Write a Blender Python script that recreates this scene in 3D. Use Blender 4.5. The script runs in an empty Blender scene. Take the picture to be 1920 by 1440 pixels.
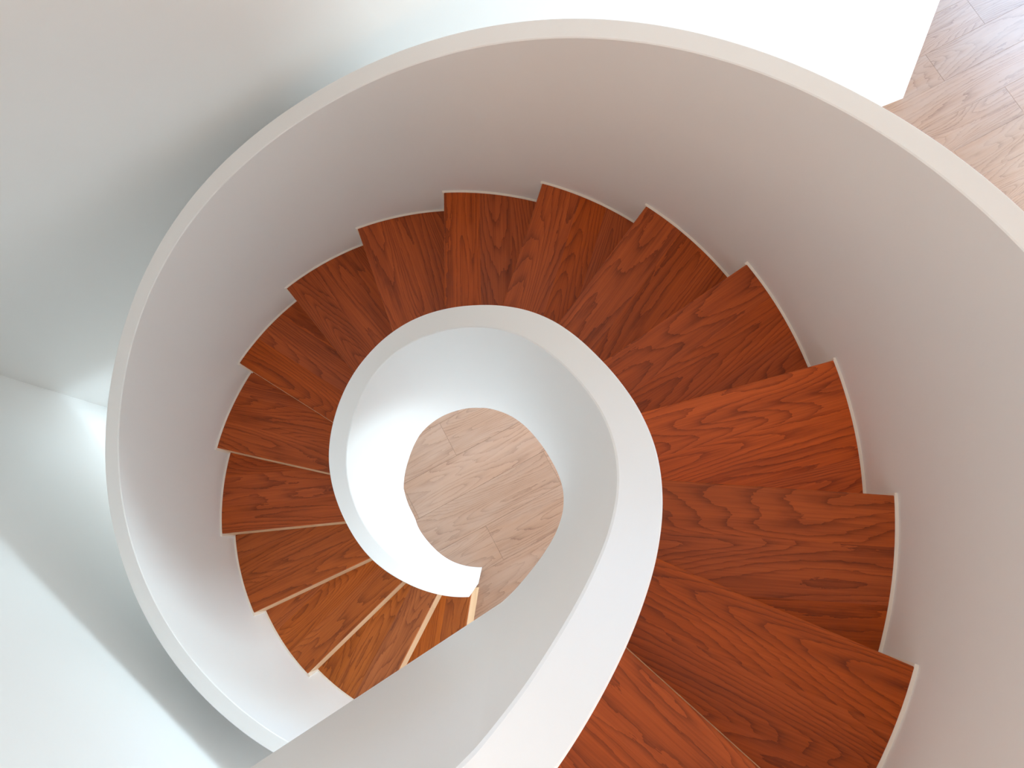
import bpy, math, random
from mathutils import Matrix, Vector
from bisect import bisect_right

# ------------------------------------------------------------------ camera, world, lights, exposure
scene = bpy.context.scene
col = scene.collection
random.seed(7)

cam_data = bpy.data.cameras.new('camera')
cam = bpy.data.objects.new('camera', cam_data)
col.objects.link(cam)
cam_data.sensor_fit = 'HORIZONTAL'
cam_data.sensor_width = 36.0
cam_data.lens = 1396.763 / 1920.0 * 36.0
cam_data.clip_start = 0.02
cam.matrix_world = Matrix(((0.9998159, 0.0191455, -0.0012894, 0.2289188),
                           (-0.0190307, 0.9807207, -0.1944860, -0.1548424),
                           (-0.0024590, 0.1944748, 0.9809044, 4.5918357),
                           (0, 0, 0, 1)))
scene.camera = cam

FR = math.radians(21.6)                       # direction of the room's walls in plan
NU = Vector((math.cos(FR), math.sin(FR), 0))  # u: along the back wall, away from the corner
NV = Vector((-math.sin(FR), math.cos(FR), 0)) # v: towards the back wall


def UV(u, v, z=0.0):
    return NU * u + NV * v + Vector((0, 0, z))


CEIL = 6.0


def area(name, loc, target, sx, sy, power, color):
    l = bpy.data.lights.new(name, 'AREA')
    l.shape = 'RECTANGLE'
    l.size, l.size_y, l.energy, l.color = sx, sy, power, color
    o = bpy.data.objects.new(name, l)
    col.objects.link(o)
    o.location = loc
    o.rotation_euler = (Vector(target) - Vector(loc)).to_track_quat('-Z', 'Y').to_euler()
    return o


world = bpy.data.worlds.new('sky')
scene.world = world
world.use_nodes = True
world.node_tree.nodes['Background'].inputs[0].default_value = (0.82, 0.91, 1.0, 1)
world.node_tree.nodes['Background'].inputs[1].default_value = 0.6

# daylight: three windows in the right wall, plus unseen added ones: upstairs in front, two low in back
#         wall, along from, along to, sill, head, watts, colour
WINS = [('right', -4.5, -1.5, 0.10, 1.60, 345, (0.70, 0.90, 1.0)),
        ('right', 0.25, 1.35, 0.20, 2.70, 80, (0.68, 0.89, 1.0)),
        ('right', 1.75, 4.85, 0.20, 2.70, 215, (0.42, 0.68, 1.0)),
        ('front', 0.30, 2.50, 3.70, 5.20, 34, (0.84, 0.94, 1.0)),  # added upstairs, out of view, to brighten the back wall
        ('back', 0.40, 1.60, 0.15, 1.05, 26, (0.66, 0.85, 1.0)),  # added, hidden by the stair, to light the well from below
        ('back', -1.45, -0.45, 0.12, 0.55, 8, (0.74, 0.93, 1.0))]  # added behind the stair to lift the dark wall corner
UMAX, V1, U2 = 6.8, 1.4154, -1.8486
VMIN, VMAX = -4.6, 5.2
for wall, w0, w1, z0, z1, watts, tint in WINS:
    c, zc = (w0 + w1) / 2, (z0 + z1) / 2
    loc_, aim = {'right': (UV(UMAX - 0.03, c, zc), UV(0, c, zc)), 'back': (UV(c, V1 - 0.012, zc), UV(c, -2, zc)),
                 'front': (UV(c, VMIN + 0.03, zc), UV(c, 0, zc))}[wall]
    area('window_daylight', loc_, aim, w1 - w0, z1 - z0, watts, tint)
# warm electric light upstairs: three flat ceiling lamps
LAMPS = [(0.3, -3.7, 50), (2.6, -3.6, 16), (5.4, -2.4, 8)]
for lu, lv, watts in LAMPS:
    area('ceiling_lamp_light', UV(lu, lv, CEIL - 0.075), UV(lu, lv, 0), 1.3, 1.3, watts, (1.0, 0.57, 0.31))

scene.view_settings.view_transform = 'Standard'
scene.view_settings.look = 'None'
scene.view_settings.gamma = 1.0
scene.view_settings.use_curve_mapping = False
scene.view_settings.exposure = 0.34
scene.cycles.max_bounces = 9
scene.cycles.diffuse_bounces = 8
scene.cycles.glossy_bounces = 2
scene.cycles.adaptive_threshold = 0.06
scene.cycles.caustics_reflective = False


# ------------------------------------------------------------------ materials
def principled(name):
    m = bpy.data.materials.new(name)
    m.use_nodes = True
    nt = m.node_tree
    return m, nt, nt.nodes['Principled BSDF']


def paint(name, rgb, rough=0.55, bump=0.02):
    m, nt, b = principled(name)
    N, L = nt.nodes, nt.links
    tc = N.new('ShaderNodeTexCoord')
    n1 = N.new('ShaderNodeTexNoise')
    n1.inputs['Scale'].default_value = 2.2
    n1.inputs['Detail'].default_value = 3
    L.new(tc.outputs['Object'], n1.inputs['Vector'])
    mx = N.new('ShaderNodeMix')
    mx.data_type = 'RGBA'
    mx.inputs[6].default_value = (*[c * 0.985 for c in rgb], 1)
    mx.inputs[7].default_value = (*rgb, 1)
    L.new(n1.outputs['Fac'], mx.inputs[0])
    L.new(mx.outputs[2], b.inputs['Base Color'])
    n2 = N.new('ShaderNodeTexNoise')
    n2.inputs['Scale'].default_value = 160
    L.new(tc.outputs['Object'], n2.inputs['Vector'])
    bp = N.new('ShaderNodeBump')
    bp.inputs['Strength'].default_value = bump
    bp.inputs['Distance'].default_value = 0.002
    L.new(n2.outputs['Fac'], bp.inputs['Height'])
    L.new(bp.outputs['Normal'], b.inputs['Normal'])
    b.inputs['Roughness'].default_value = rough
    b.inputs['Specular IOR Level'].default_value = 0.25
    return m


def wood(name, stops, vary, rough, ring=9.0, stretch=(1.1, 7.0), fibre=0.35, spec=0.5, blotch=None, late_amt=0.3, wobble=0.5):
    """Plain-sawn timber: contour lines of a stretched noise field give the cathedral figure; grain runs along local x."""
    m, nt, b = principled(name)
    N, L = nt.nodes, nt.links
    tc = N.new('ShaderNodeTexCoord')
    oi = N.new('ShaderNodeObjectInfo')
    sh = N.new('ShaderNodeMath')
    sh.operation = 'MULTIPLY'
    sh.inputs[1].default_value = 71.0
    L.new(oi.outputs['Random'], sh.inputs[0])
    cb = N.new('ShaderNodeCombineXYZ')
    L.new(sh.outputs[0], cb.inputs[0])
    L.new(sh.outputs[0], cb.inputs[1])
    L.new(sh.outputs[0], cb.inputs[2])
    ad = N.new('ShaderNodeVectorMath')
    L.new(tc.outputs['Object'], ad.inputs[0])
    L.new(cb.outputs[0], ad.inputs[1])

    def scaled(sx, sy, sz=1.0):
        mp = N.new('ShaderNodeMapping')
        mp.inputs['Scale'].default_value = (sx, sy, sz)
        L.new(ad.outputs[0], mp.inputs[0])
        return mp.outputs[0]

    def noise(vec, scale, detail=2.0, rough_=0.5, dist=0.0):
        n = N.new('ShaderNodeTexNoise')
        n.inputs['Scale'].default_value = scale
        n.inputs['Detail'].default_value = detail
        n.inputs['Roughness'].default_value = rough_
        n.inputs['Distortion'].default_value = dist
        L.new(vec, n.inputs['Vector'])
        return n.outputs['Fac']

    def math_(op, a, c):
        q = N.new('ShaderNodeMath')
        q.operation = op
        for i, x in enumerate((a, c)):
            if isinstance(x, (int, float)):
                q.inputs[i].default_value = x
            else:
                L.new(x, q.inputs[i])
        return q.outputs[0]

    base = noise(scaled(stretch[0], stretch[1]), 1.0, 1.6, 0.45, 0.25)
    wob = noise(scaled(16.0, 70.0), 1.0, 3.0, 0.6)
    f = math_('ADD', math_('MULTIPLY', base, ring), math_('MULTIPLY', wob, wobble))
    fr = math_('FRACT', f, 0.0)
    # sharp late-wood line then slow fade
    late = math_('POWER', fr, 3.6)
    fib = noise(scaled(5.0, 230.0), 1.0, 2.5, 0.6)
    streak = noise(scaled(1.4, 26.0), 1.0, 2.0, 0.55)
    v = math_('ADD', math_('MULTIPLY', late, late_amt), math_('ADD', math_('MULTIPLY', fib, fibre), math_('MULTIPLY', streak, 0.42)))
    ramp = N.new('ShaderNodeValToRGB')
    els = ramp.color_ramp.elements
    while len(els) < len(stops):
        els.new(0.5)
    for e, (p, c) in zip(els, stops):
        e.position = p
        e.color = (*c, 1)
    L.new(v, ramp.inputs[0])
    hsv = N.new('ShaderNodeHueSaturation')
    r2 = math_('FRACT', math_('MULTIPLY', oi.outputs['Random'], 13.37), 0.0)
    L.new(math_('ADD', math_('MULTIPLY', r2, vary), 1.0 - vary / 2), hsv.inputs['Value'])
    r3 = math_('FRACT', math_('MULTIPLY', oi.outputs['Random'], 47.1), 0.0)
    L.new(math_('ADD', math_('MULTIPLY', r3, vary * 0.35), 1.0 - vary * 0.175), hsv.inputs['Saturation'])
    L.new(ramp.outputs[0], hsv.inputs['Color'])
    out = hsv.outputs[0]
    if blotch:
        bl = noise(scaled(2.0, 9.0), 1.0, 3.0, 0.6)
        mx = N.new('ShaderNodeMix')
        mx.data_type = 'RGBA'
        rr = N.new('ShaderNodeMapRange')
        rr.inputs['From Min'].default_value = 0.42
        rr.inputs['From Max'].default_value = 0.68
        rr.inputs['To Max'].default_value = 0.55
        L.new(bl, rr.inputs[0])
        L.new(rr.outputs[0], mx.inputs[0])
        L.new(out, mx.inputs[6])
        mx.inputs[7].default_value = (*blotch, 1)
        out = mx.outputs[2]
    tint = N.new('ShaderNodeMix')          # board tone, and the lowest treads' painted sheen, held as object colour
    tint.data_type = 'RGBA'
    tint.blend_type = 'MULTIPLY'
    tint.inputs[0].default_value = 1.0
    L.new(out, tint.inputs[6])
    L.new(oi.outputs['Color'], tint.inputs[7])
    L.new(tint.outputs[2], b.inputs['Base Color'])
    b.inputs['Roughness'].default_value = rough
    b.inputs['Specular IOR Level'].default_value = spec
    bp = N.new('ShaderNodeBump')
    bp.inputs['Strength'].default_value = 0.12
    bp.inputs['Distance'].default_value = 0.0006
    L.new(math_('ADD', fib, math_('MULTIPLY', late, -0.5)), bp.inputs['Height'])
    L.new(bp.outputs['Normal'], b.inputs['Normal'])
    return m


def flat(name, rgb, rough=0.5, metal=0.0):
    m, nt, b = principled(name)
    b.inputs['Base Color'].default_value = (*rgb, 1)
    b.inputs['Roughness'].default_value = rough
    b.inputs['Metallic'].default_value = metal
    return m


def glass(name):
    m, nt, b = principled(name)
    N, L = nt.nodes, nt.links
    tr = N.new('ShaderNodeBsdfTransparent')
    gl = N.new('ShaderNodeBsdfGlossy')
    gl.inputs['Roughness'].default_value = 0.02
    mx = N.new('ShaderNodeMixShader')
    mx.inputs[0].default_value = 0.06
    L.new(tr.outputs[0], mx.inputs[1])
    L.new(gl.outputs[0], mx.inputs[2])
    L.new(mx.outputs[0], N['Material Output'].inputs['Surface'])
    return m


M_WALL = paint('white_wall_paint', (0.82, 0.82, 0.81))
M_CEIL = paint('warm_ceiling_paint', (0.66, 0.52, 0.43))
M_STAIR = paint('white_smooth_plaster', (0.83, 0.825, 0.815), 0.5, 0.01)
M_CAULK = flat('cream_sealant', (0.86, 0.80, 0.72), 0.5)
M_TREAD = wood('red_brown_oiled_oak',
               [(0.15, (0.58, 0.120, 0.018)), (0.38, (0.46, 0.086, 0.010)), (0.60, (0.29, 0.049, 0.005)), (0.90, (0.12, 0.016, 0.002))],
               0.12, 0.38, ring=36.0, stretch=(0.62, 4.2), fibre=0.42, late_amt=0.27, spec=0.34, wobble=0.7)
M_RISER = wood('pale_oak_edge', [(0.2, (0.74, 0.50, 0.30)), (0.6, (0.66, 0.42, 0.24)), (1.0, (0.50, 0.29, 0.15))], 0.08, 0.5)
M_PLANK = wood('limed_oak_plank',
               [(0.15, (0.45, 0.275, 0.185)), (0.45, (0.38, 0.225, 0.15)), (0.68, (0.29, 0.165, 0.11)), (0.92, (0.18, 0.098, 0.066))],
               0.10, 0.26, ring=34.0, stretch=(0.55, 4.2), fibre=0.42, wobble=0.8, blotch=(0.42, 0.285, 0.215), late_amt=0.30)
M_SCREED = flat('dark_screed', (0.10, 0.07, 0.05), 0.9)
M_FRAME = flat('window_frame_grey', (0.25, 0.26, 0.27), 0.4)
M_GLASS = glass('window_glass')


# ------------------------------------------------------------------ mesh helpers
def obj(name, verts, faces, mat, parent=None, matrix=None, smooth=False):
    me = bpy.data.meshes.new(name)
    me.from_pydata([tuple(v) for v in verts], [], faces)
    me.materials.append(mat)
    if smooth:
        me.polygons.foreach_set('use_smooth', [True] * len(me.polygons))
    me.update()
    o = bpy.data.objects.new(name, me)
    col.objects.link(o)
    if parent is not None:
        o.parent = parent
    if matrix is not None:
        o.matrix_local = matrix
    return o


def tag(o, label, cat=None, kind=None, group=None):
    o['label'] = label
    if cat:
        o['category'] = cat
    if kind:
        o['kind'] = kind
    if group:
        o['group'] = group
    return o


class MB:
    def __init__(self):
        self.v, self.f = [], []

    def add(self, verts, faces):
        o = len(self.v)
        self.v += [tuple(x) for x in verts]
        self.f += [tuple(i + o for i in f) for f in faces]

    def box(self, fn, a0, a1, b0, b1, z0, z1):
        p = [fn(a, b, z) for z in (z0, z1) for (a, b) in ((a0, b0), (a1, b0), (a1, b1), (a0, b1))]
        self.add(p, [(3, 2, 1, 0), (4, 5, 6, 7), (0, 1, 5, 4), (1, 2, 6, 5), (2, 3, 7, 6), (3, 0, 4, 7)])

    def prism(self, poly, z0, z1):
        n = len(poly)
        self.add([(x, y, z0) for x, y in poly] + [(x, y, z1) for x, y in poly],
                 [tuple(range(n - 1, -1, -1)), tuple(range(n, 2 * n))] +
                 [(i, (i + 1) % n, n + (i + 1) % n, n + i) for i in range(n)])

    def build(self, name, mat, parent=None, matrix=None, smooth=False):
        return obj(name, self.v, self.f, mat, parent, matrix, smooth)


def ccw(poly):
    a = sum(p[0] * q[1] - q[0] * p[1] for p, q in zip(poly, poly[1:] + poly[:1]))
    return poly if a > 0 else poly[::-1]


def clean(poly, eps=1e-4):
    out = []
    for p in poly:
        if not out or math.hypot(p[0] - out[-1][0], p[1] - out[-1][1]) > eps:
            out.append(p)
    if len(out) > 1 and math.hypot(out[0][0] - out[-1][0], out[0][1] - out[-1][1]) < eps:
        out.pop()
    return out


def clip(poly, y, keep_above):
    out = []
    for p, q in zip(poly, poly[1:] + poly[:1]):
        a = (p[1] - y) * (1 if keep_above else -1)
        b = (q[1] - y) * (1 if keep_above else -1)
        if a >= 0:
            out.append(p)
        if (a > 0 > b) or (a < 0 < b):
            s = a / (a - b)
            out.append((p[0] + (q[0] - p[0]) * s, p[1] + (q[1] - p[1]) * s))
    return clean(out)


def inset(poly, dist):
    """Offset each edge of a convex ccw polygon inwards by dist(mid)"""
    n = len(poly)
    lines = []
    for i in range(n):
        p, q = poly[i], poly[(i + 1) % n]
        dx, dy = q[0] - p[0], q[1] - p[1]
        l = math.hypot(dx, dy)
        nx, ny = -dy / l, dx / l
        d = dist((p[0] + q[0]) / 2, (p[1] + q[1]) / 2)
        lines.append((p[0] + nx * d, p[1] + ny * d, dx / l, dy / l))
    out = []
    for i in range(n):
        x1, y1, a1, b1 = lines[i - 1]
        x2, y2, a2, b2 = lines[i]
        det = a1 * b2 - b1 * a2
        if abs(det) < 1e-6:
            out.append((x2, y2))
        else:
            s = ((x2 - x1) * b2 - (y2 - y1) * a2) / det
            out.append((x1 + a1 * s, y1 + b1 * s))
    return out


def slab_mesh(poly, z0, z1, dist, drop):
    """Prism with a chamfered upper edge"""
    poly = ccw(clean(poly))
    top = inset(poly, dist)
    n = len(poly)
    v = [(x, y, z0) for x, y in poly] + [(x, y, z1 - drop) for x, y in poly] + [(x, y, z1) for x, y in top]
    f = [tuple(range(n - 1, -1, -1)), tuple(range(2 * n, 3 * n))]
    for i in range(n):
        j = (i + 1) % n
        f += [(i, j, n + j, n + i), (n + i, n + j, 2 * n + j, 2 * n + i)]
    return v, f


def interp(x, xs, ys):
    if x <= xs[0]:
        return ys[0]
    if x >= xs[-1]:
        return ys[-1]
    i = bisect_right(xs, x) - 1
    s = (x - xs[i]) / (xs[i + 1] - xs[i])
    # smooth (Catmull-Rom) interpolation
    y0 = ys[max(i - 1, 0)]; y1 = ys[i]; y2 = ys[i + 1]; y3 = ys[min(i + 2, len(ys) - 1)]
    return 0.5 * (2 * y1 + (y2 - y0) * s + (2 * y0 - 5 * y1 + 4 * y2 - y3) * s * s + (3 * y1 - y0 - 3 * y2 + y3) * s ** 3)


# ------------------------------------------------------------------ staircase measurements
RISE = 0.175
TH0, DTH = -1.71279, 0.333012
HO, HI = 1.0391, 1.0304
TC = [0.5 * i for i in range(-2, 35)]          # t = -1 .. 17, one unit per step
ZO = [0.0135, 0.0135, 0.0135, 0.0135, 0.0135, 0.0135, 0.0058, 0.005, 0.0107, 0.0182, 0.0236, 0.0257, 0.0266, 0.0301, 0.0331, 0.0306, 0.0209, 0.0077, -0.0022, -0.0047, -0.0031, 0.0001, 0.0022, 0.0008, -0.0026, -0.0061, -0.009, -0.0107, -0.0115, -0.0123, -0.0131, -0.0139, -0.0147, -0.0155, -0.0163, -0.0171, -0.0179]
TKO = [0.0693, 0.0693, 0.0693, 0.0693, 0.0693, 0.0693, 0.0689, 0.0681, 0.0658, 0.0624, 0.0588, 0.056, 0.0538, 0.0528, 0.0537, 0.0566, 0.0603, 0.0631, 0.0647, 0.0659, 0.0672, 0.0679, 0.0673, 0.0656, 0.0638, 0.0634, 0.0651, 0.0676, 0.068, 0.068, 0.068, 0.068, 0.068, 0.068, 0.068, 0.068, 0.068]
RIO = [0.4601, 0.454, 0.448, 0.4425, 0.4384, 0.4364, 0.4371, 0.4381, 0.437, 0.4364, 0.4386, 0.4424, 0.4457, 0.4462, 0.4459, 0.4466, 0.4473, 0.4469, 0.4469, 0.4454, 0.4417, 0.4371, 0.4338, 0.4333, 0.4337, 0.4324, 0.4294, 0.4283, 0.4327, 0.4402, 0.4464, 0.4473, 0.4445, 0.4403, 0.4375, 0.4368, 0.4362]
RII = [0.3935, 0.3901, 0.3867, 0.3833, 0.3799, 0.3765, 0.374, 0.3732, 0.3736, 0.3748, 0.376, 0.3777, 0.3792, 0.3789, 0.3782, 0.3799, 0.3835, 0.3861, 0.3855, 0.3823, 0.3781, 0.3747, 0.3722, 0.3702, 0.3681, 0.3653, 0.3636, 0.3651, 0.3699, 0.3774, 0.3828, 0.3833, 0.3794, 0.3736, 0.371, 0.3728, 0.3761]
TB = [-2, 3.4, 3.8, 4.4, 5.0, 6.2, 7.15, 8.36, 9.77, 10.6, 11.5, 12.4, 13.3, 14.3, 14.9, 15.5, 16.1, 16.8, 18]
ZB = [0, 0, 0.02, 0.25, 0.49, 0.75, 0.98, 1.21, 1.48, 1.63, 1.78, 1.92, 2.10, 2.37, 2.49, 2.57, 2.64, 2.75, 2.75]
NOSE = [(-0.1419, -1.1976, -99.91), (-0.5202, -1.088, -118.05), (-0.8508, -0.8542, -137.05), (-1.0868, -0.5304, -156.11),
        (-1.1989, -0.1373, -175.45), (-1.1817, 0.2655, 166.41), (-1.0233, 0.6331, 147.1), (-0.7722, 0.9385, 128.18),
        (-0.4197, 1.1372, 108.79), (-0.0312, 1.214, 90.18), (0.3638, 1.1589, 71.7), (0.7254, 0.9795, 52.44),
        (1.0046, 0.6871, 33.24), (1.1822, 0.3234, 14.26), (1.2254, -0.081, -4.9), (1.1346, -0.4737, -23.74),
        (0.9197, -0.8198, -42.47), (0.40, -1.165, -71.0)]
LEAN = [0.030, 0.017, 0.011, 0.008, 0.006, 0.005, 0.003] + [0.0] * 11   # foot of each riser stands forward of the nosing


def r_tread(t):
    u = (min(max(t, 0), 17) - 8) / 8
    return ((0.0027876 * u + 0.0080804) * u + 0.0120555) * u + 1.2123070


def theta(t):
    return TH0 - DTH * t


def pol(r, t, z):
    return (r * math.cos(theta(t)), r * math.sin(theta(t)), z)


# ------------------------------------------------------------------ the room
def UVP(u, v, z):
    return UV(u, v, z)



mb = MB()
mb.box(UVP, U2 - 0.15, UMAX + 0.15, VMIN - 0.15, VMAX + 0.15, -0.12, -0.010)
floor = tag(mb.build('floor', M_SCREED), 'pale limed oak plank floor of the ground storey', 'floor', 'structure')

# planks: every board that the stairwell and the corner of the room show is an object of its own
PA = math.radians(27.2)
PX, PY = Vector((math.cos(PA), math.sin(PA), 0)), Vector((-math.sin(PA), math.cos(PA), 0))
PW = 0.23
plank_meshes = {}


def plank(x0, x1, row):
    y0 = -0.36 + row * PW
    L_ = round(x1 - x0, 3)
    if L_ not in plank_meshes:
        g = 0.0004
        v, f = slab_mesh([(g, g), (L_ - g, g), (L_ - g, PW - g), (g, PW - g)], -0.010, 0.0, lambda x, y: 0.0006, 0.0006)
        me = bpy.data.meshes.new('plank')
        me.from_pydata(v, [], f)
        me.materials.append(M_PLANK)
        plank_meshes[L_] = me
    o = bpy.data.objects.new('plank', plank_meshes[L_])
    col.objects.link(o)
    o.parent = floor
    org = PX * x0 + PY * y0
    o.matrix_local = Matrix(((PX.x, PY.x, 0, org.x), (PX.y, PY.y, 0, org.y), (0, 0, 1, 0), (0, 0, 0, 1)))


JOINT = {1: 0.523, 3: 0.04, 7: 4.65}


def inside(x, row):
    c = PX * x + PY * (-0.36 + (row + 0.5) * PW)
    u, v = c.dot(NU), c.dot(NV)
    return u, v


LEN = 1.29
for row in range(-14, 22):
    y0 = -0.36 + row * PW
    j0 = JOINT.get(row, (row * 0.477) % LEN)
    # stretch of this row that lies inside the room
    xs = [x * 0.05 for x in range(-90, 170)]
    ok = [x for x in xs if all(U2 - 0.3 < (PX * x + PY * y).dot(NU) < UMAX and VMIN < (PX * x + PY * y).dot(NV) < VMAX for y in (y0, y0 + PW))]
    if not ok:
        continue
    lo, hi = max(ok[0], -2.9), ok[-1]
    if row < -5:
        hi = min(hi, 4.0)
    for k in range(-5, 8):
        x0, x1 = max(j0 + k * LEN, lo), min(j0 + (k + 1) * LEN, hi)
        if x1 - x0 > 0.08:
            plank(x0, x1, row)

# back wall: upright face beside the stair with openings for two added low windows, its free end raked
UE = 3.7126
BW = sorted([w for w in WINS if w[0] == 'back'], key=lambda w: w[1])
mb = MB()
edges = [U2 - 0.12] + [e for w in BW for e in (w[1], w[2])] + [2.0]
for a, b_ in zip(edges[0::2], edges[1::2]):
    mb.box(UVP, a, b_, V1, V1 + 0.14, -0.01, CEIL)
for w in BW:
    mb.box(UVP, w[1], w[2], V1, V1 + 0.14, -0.01, w[3])
    mb.box(UVP, w[1], w[2], V1, V1 + 0.14, w[4], CEIL)
prof = [(2.0, -0.01), (UE, -0.01), (UE - 0.397 * 2.6, 2.6), (UE - 0.397 * 2.6, CEIL), (2.0, CEIL)]
n = len(prof)
mb.add([UV(u, V1, z) for u, z in prof] + [UV(u, V1 + 0.14, z) for u, z in prof],
       [tuple(range(n)), tuple(range(2 * n - 1, n - 1, -1))] + [(i, n + i, n + (i + 1) % n, (i + 1) % n) for i in range(n)])
tag(mb.build('wall_back', M_WALL), 'tall white wall behind the staircase ending in a raked edge', 'wall', 'structure')

mb = MB()
WD = math.radians(-53.7)
c0 = UV(U2, V1)
mb.box(lambda a, b, z: (a, b, z), 0.0, 6.8, -0.14, 0.0, -0.01, CEIL)
wl = mb.build('wall_left', M_WALL, None, Matrix.Translation(c0) @ Matrix.Rotation(WD, 4, 'Z'))
tag(wl, 'tall white wall left of the staircase with a soft shadow', 'wall', 'structure')
mb = MB()
fw_ = [w for w in WINS if w[0] == 'front'][0]
mb.box(UVP, U2 - 0.14, fw_[1], VMIN - 0.14, VMIN, -0.01, CEIL)
mb.box(UVP, fw_[2], UMAX, VMIN - 0.14, VMIN, -0.01, CEIL)
mb.box(UVP, fw_[1], fw_[2], VMIN - 0.14, VMIN, -0.01, fw_[3])
mb.box(UVP, fw_[1], fw_[2], VMIN - 0.14, VMIN, fw_[4], CEIL)
tag(mb.build('wall_front', M_WALL), 'plain white wall of the upper gallery', 'wall', 'structure')
mb = MB()
mb.box(UVP, U2 - 0.14, UMAX, VMAX, VMAX + 0.14, -0.01, CEIL)
tag(mb.build('wall_rear', M_WALL), 'plain white wall of the room beyond the staircase', 'wall', 'structure')
# right wall and its windows
RW = [w for w in WINS if w[0] == 'right']
mb = MB()
cuts = sorted({VMIN, VMAX} | {e for w in RW for e in (w[1], w[2])})
for a, b_ in zip(cuts[:-1], cuts[1:]):
    holes = sorted((w[3], w[4]) for w in RW if w[1] <= a + 1e-6 and w[2] >= b_ - 1e-6)
    zs = [-0.01] + [z for h in holes for z in h] + [CEIL]
    for z0, z1 in zip(zs[0::2], zs[1::2]):
        mb.box(UVP, UMAX, UMAX + 0.14, a, b_, z0, z1)
tag(mb.build('wall_right', M_WALL), 'white wall with three windows right of the staircase', 'wall', 'structure')
WLAB = ['low wide window at the gallery end of the right wall', 'tall narrow window in the middle of the right wall',
        'tall wide window in the right wall beyond the back wall', 'added unseen upper window in the front wall of the gallery', 'added hidden low window in the back wall beneath the staircase',
        'added hidden small low window in the back wall near the corner']
for i, w in enumerate(WINS):
    if w[0] == 'right':
        fn = lambda p, d, z: UV(UMAX + d, p, z)
    elif w[0] == 'back':
        fn = lambda p, d, z: UV(p, V1 + d, z)
    else:
        fn = lambda p, d, z: UV(p, VMIN - d, z)
    a, b_, z0, z1 = w[1:5]
    fw = 0.05
    mb = MB()
    for (p, q) in ((a, a + fw), (b_ - fw, b_), ((a + b_) / 2 - fw / 2, (a + b_) / 2 + fw / 2)):
        mb.box(fn, p, q, 0.04, 0.10, z0, z1)
    for (p, q) in ((z0, z0 + fw), (z1 - fw, z1)):
        mb.box(fn, a, b_, 0.045, 0.095, p, q)
    wo = tag(mb.build('window_%d' % (i + 1), M_FRAME), WLAB[i], 'window', 'structure')
    for (p, q) in ((a + fw, (a + b_) / 2 - fw / 2), ((a + b_) / 2 + fw / 2, b_ - fw)):
        g = MB()
        g.box(fn, p, q, 0.066, 0.072, z0 + fw, z1 - fw)
        g.build('pane', M_GLASS, wo)

mb = MB()
mb.box(UVP, U2 - 0.14, UMAX + 0.14, VMIN - 0.14, VMAX + 0.14, CEIL, CEIL + 0.15)
tag(mb.build('ceiling', M_CEIL), 'pale warm-toned ceiling above the gallery', 'ceiling', 'structure')

# upper gallery floor where the stair arrives
T_END = 16.8
te = theta(T_END)
er = Vector((math.cos(te), math.sin(te), 0))             # radial
ea = Vector((math.sin(te), -math.cos(te), 0))            # onward along the gallery edge
mb = MB()
G0 = er * 0.43 + ea * 0.10
corner = [G0, G0 + ea * 1.22, G0 + ea * 0.86 + er * 3.4, G0 + er * 3.4]
mb.prism([(c.x, c.y) for c in corner][::-1], 2.72, 2.92)
tag(mb.build('floor_gallery', M_WALL), 'upper gallery floor slab at the head of the staircase', 'floor', 'structure')

# ------------------------------------------------------------------ the staircase
stair = bpy.data.objects.new('spiral_staircase', None)
col.objects.link(stair)
stair.empty_display_size = 0.3
tag(stair, 'spiral staircase with red-brown oak treads between curved white balustrades', 'staircase')


def sweep(name, rows, mat, parent):
    """rows: list of stations, each a closed ring of points; every side is its own smooth strip with crisp corners"""
    mb = MB()
    k = len(rows[0])
    for s in range(k):
        v, f = [], []
        for r in rows:
            v += [r[s], r[(s + 1) % k]]
        for i in range(len(rows) - 1):
            f.append((2 * i, 2 * i + 1, 2 * i + 3, 2 * i + 2))
        mb.add(v, f)
    mb.add(rows[0], [tuple(range(k - 1, -1, -1))])
    mb.add(rows[-1], [tuple(range(k))])
    return mb.build(name, mat, parent, smooth=True)


CH = 0.003


def section(pi, po, zt_i, zt_o, zb, pf=None):
    """ring of a balustrade wall: inner face bottom, inner face top, chamfers, outer face"""
    pi, po = Vector(pi), Vector(po)
    d = (po - pi).normalized()
    Z = Vector((0, 0, 1))
    return [(Vector(pf) if pf else pi) + Z * zb, pi + Z * (zt_i - CH), pi + d * CH + Z * zt_i, po - d * CH + Z * zt_o, po + Z * (zt_o - CH), po + Z * zb]


# outer balustrade
rows = []
N_ = 400
for i in range(N_ + 1):
    t = -0.6 + (17.25 + 0.6) * i / N_
    ri = r_tread(t) + 0.008
    ro = r_tread(t) + 0.004 + interp(t, TC, TKO)
    zt = HO + RISE * t + interp(t, TC, ZO)
    zb = max(interp(t, TB, ZB), 0.0)
    rows.append(section(pol(ri, t, 0), pol(ro, t, 0), zt, zt, zb))
o = sweep('outer_balustrade', rows, M_STAIR, stair)
o['label'] = 'wide outer curved white balustrade wall'

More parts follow.
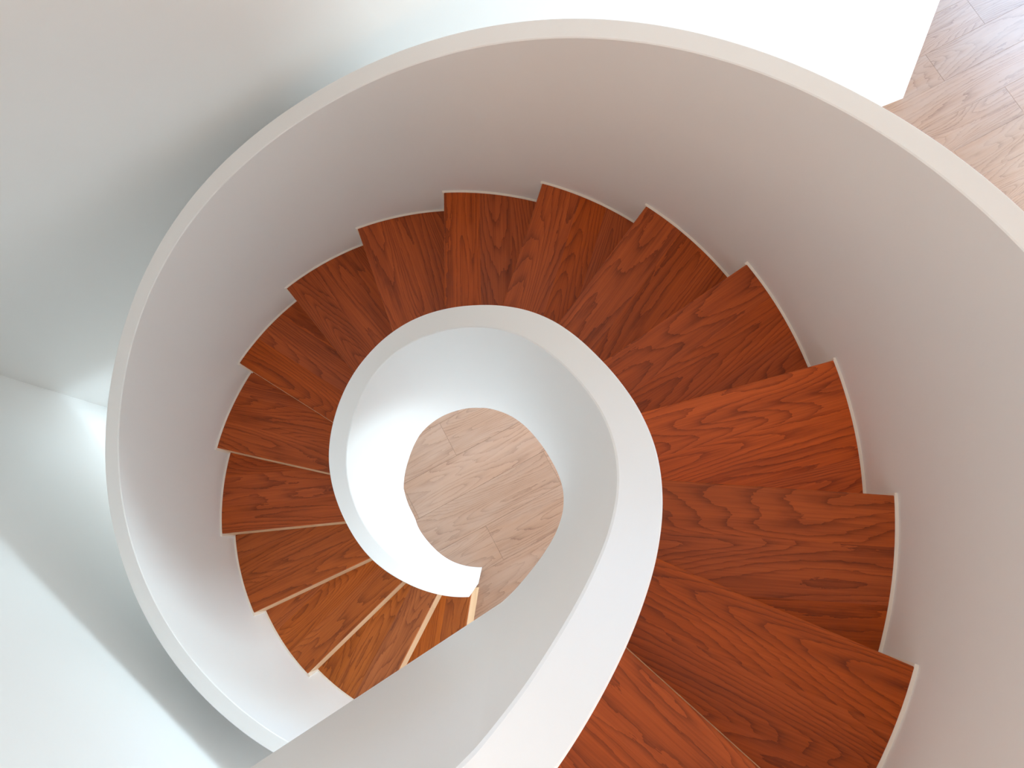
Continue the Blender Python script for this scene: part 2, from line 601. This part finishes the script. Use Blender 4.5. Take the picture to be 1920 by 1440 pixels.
# inner balustrade, straightening along the gallery edge at its head
rows = []
for i in range(N_ + 1):
    t = -0.5 + (T_END + 0.5) * i / N_
    ti = t - 0.36 * max(0.0, 1 - (t + 0.5) / 1.2)
    zt = HI + RISE * t
    zb = max(interp(t, TB, ZB), 0.0)
    tf = t - 0.21 * max(0.0, 1 - (t + 0.5) / 1.2)
    rf = interp(t, TC, RII) - interp(t, [-1, 0, 1.4, 2.4, 3.5, 4.6, 20], [0.026, 0.030, 0.0265, 0.020, 0.004, 0.0, 0.0])
    rows.append(section(pol(interp(ti, TC, RII), ti, 0), pol(interp(t, TC, RIO), t, 0), zt, zt, zb, pol(rf, tf, 0)))
zt_e = HI + RISE * T_END
a_i, a_o = Vector(pol(interp(T_END, TC, RII), T_END, 0)), Vector(pol(interp(T_END, TC, RIO), T_END, 0))
for i in range(1, 41):
    s = 1.31 * (i / 40) ** 1.6
    lift = 0.16 * (1 - math.exp(-s / 0.125))
    rows.append(section(a_i + ea * s, a_o + ea * s, zt_e + lift, zt_e + lift, 2.75))
o = sweep('inner_balustrade', rows, M_STAIR, stair)
o['label'] = 'tight inner curved white balustrade wall around the well'

# closed white underside
rows = []
for i in range(161):
    t = 3.9 + (17.0 - 3.9) * i / 160
    zb = interp(t, TB, ZB) + 0.03
    rows.append([Vector(pol(0.41, t, zb)), Vector(pol(1.25, t, zb)), Vector(pol(1.25, t, zb + 0.03)), Vector(pol(0.41, t, zb + 0.03))])
o = sweep('soffit', rows, M_STAIR, stair)

THICK = 0.040
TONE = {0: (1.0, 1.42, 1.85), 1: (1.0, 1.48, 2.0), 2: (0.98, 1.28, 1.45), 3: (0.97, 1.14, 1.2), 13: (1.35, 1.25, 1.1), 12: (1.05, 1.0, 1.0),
        15: (0.88, 0.86, 0.8), 16: (0.86, 0.84, 0.8)}   # lowest steps: daylight sheen painted into colour; the rest differ in board tone
for k in range(17):
    px, py, ang = NOSE[k]
    qx, qy, qang = NOSE[k + 1]
    a = math.radians(ang)
    ex = Vector((math.cos(a), math.sin(a), 0))
    ey = Vector((math.sin(a), -math.cos(a), 0))          # towards the next step
    zt = RISE * (k + 1)
    mat = Matrix(((ex.x, ey.x, 0, px), (ex.y, ey.y, 0, py), (0, 0, 1, zt), (0, 0, 0, 1)))

    def loc(x, y):
        d = Vector((x - px, y - py, 0))
        return (d.dot(ex), d.dot(ey))

    def on_line(X, Y, A, r):
        """point of the nosing line at radius r"""
        u = (math.cos(A), math.sin(A))
        b = X * u[0] + Y * u[1]
        s = -b + math.sqrt(max(b * b - (X * X + Y * Y) + r * r, 0))
        return (X + u[0] * s, Y + u[1] * s)

    # back edge tucks 30 mm under the next nosing
    qa = math.radians(qang)
    bx, by = qx + math.sin(qa) * 0.030, qy - math.cos(qa) * 0.030
    R_IN = 0.412
    p_in = on_line(px, py, a, R_IN)
    b_in = on_line(bx, by, qa, R_IN)
    b_out = on_line(bx, by, qa, r_tread(k + 1))
    t0 = (TH0 - math.atan2(py, px)) / DTH
    t0 += 2 * math.pi / DTH * round((k - t0) * DTH / (2 * math.pi))
    t1 = (TH0 - math.atan2(b_out[1], b_out[0])) / DTH
    t1 += 2 * math.pi / DTH * round((k + 1 - t1) * DTH / (2 * math.pi))
    arc = [pol(r_tread(t0 + (t1 - t0) * j / 14), t0 + (t1 - t0) * j / 14, 0)[:2] for j in range(15)]
    plan = ccw([loc(*p_in)] + [loc(*p) for p in arc] + [loc(*b_in)])
    # core of the tread
    mb = MB()
    mb.prism(plan, -THICK, -0.014)
    tread = mb.build('tread', M_TREAD, stair, mat)
    # three glued boards, grain along the nosing
    ymax = max(p[1] for p in plan)
    cuts = [-1.0, 0.128 + 0.03 * random.random(), 0.262 + 0.03 * random.random(), 9.0]
    for c0, c1 in zip(cuts[:-1], cuts[1:]):
        piece = clip(clip(plan, c0, True), c1, False)
        if len(piece) < 3:
            continue
        v, f = slab_mesh(piece, -0.014, 0.0, lambda x, y: 0.0035 if abs(y) < 0.002 else 0.0, 0.0001 if c0 > 0 else 0.0030)
        bo = obj('board', v, f, M_TREAD, tread, Matrix.Identity(4))
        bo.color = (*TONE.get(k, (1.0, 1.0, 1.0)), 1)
    # riser below the nosing
    mb = MB()
    x0 = loc(*p_in)[0]
    ln = LEAN[k]
    zl = -RISE + 0.0005 if k else -RISE
    if k == 0:
        x0 = loc(*on_line(px, py, a, 0.47))[0]
    P = [(x0, -0.0002, -0.0142), (0.0, -0.0002, -0.0142), (0.0, -ln, zl), (x0, -ln, zl),
         (x0, 0.02, -THICK), (0.0, 0.02, -THICK), (0.0, 0.02, zl), (x0, 0.02, zl)]
    P[4] = (x0, 0.02, -0.0142)
    P[5] = (0.0, 0.02, -0.0142)
    mb.add(P, [(3, 2, 1, 0), (4, 5, 6, 7), (0, 1, 5, 4), (1, 2, 6, 5), (2, 3, 7, 6), (3, 0, 4, 7)])
    mb.build('riser', M_RISER, stair, mat)
    # cream sealant between tread and wall, turning down beside the riser
    mb = MB()
    nn = 14
    v, f = [], []
    for j in range(nn + 1):
        t = t0 + (t1 - t0) * j / nn
        r = r_tread(t)
        for (rr, zz) in ((r - 0.0008, -0.006), (r - 0.0008, 0.0012), (r + 0.010, 0.0016), (r + 0.010, -0.006)):
            x, y = pol(rr, t, 0)[:2]
            v.append((*loc(x, y), zz))
    for j in range(nn):
        for s in range(4):
            f.append((4 * j + s, 4 * j + (s + 1) % 4, 4 * j + 4 + (s + 1) % 4, 4 * j + 4 + s))
    f += [(3, 2, 1, 0), (4 * nn, 4 * nn + 1, 4 * nn + 2, 4 * nn + 3)]
    mb.add(v, f)
    mb.box(lambda x, y, z: (x, y, z), -0.001, 0.012, -0.007 - ln, 0.0005, -RISE, 0.0012)
    mb.build('sealant_line', M_CAULK, tread, Matrix.Identity(4))
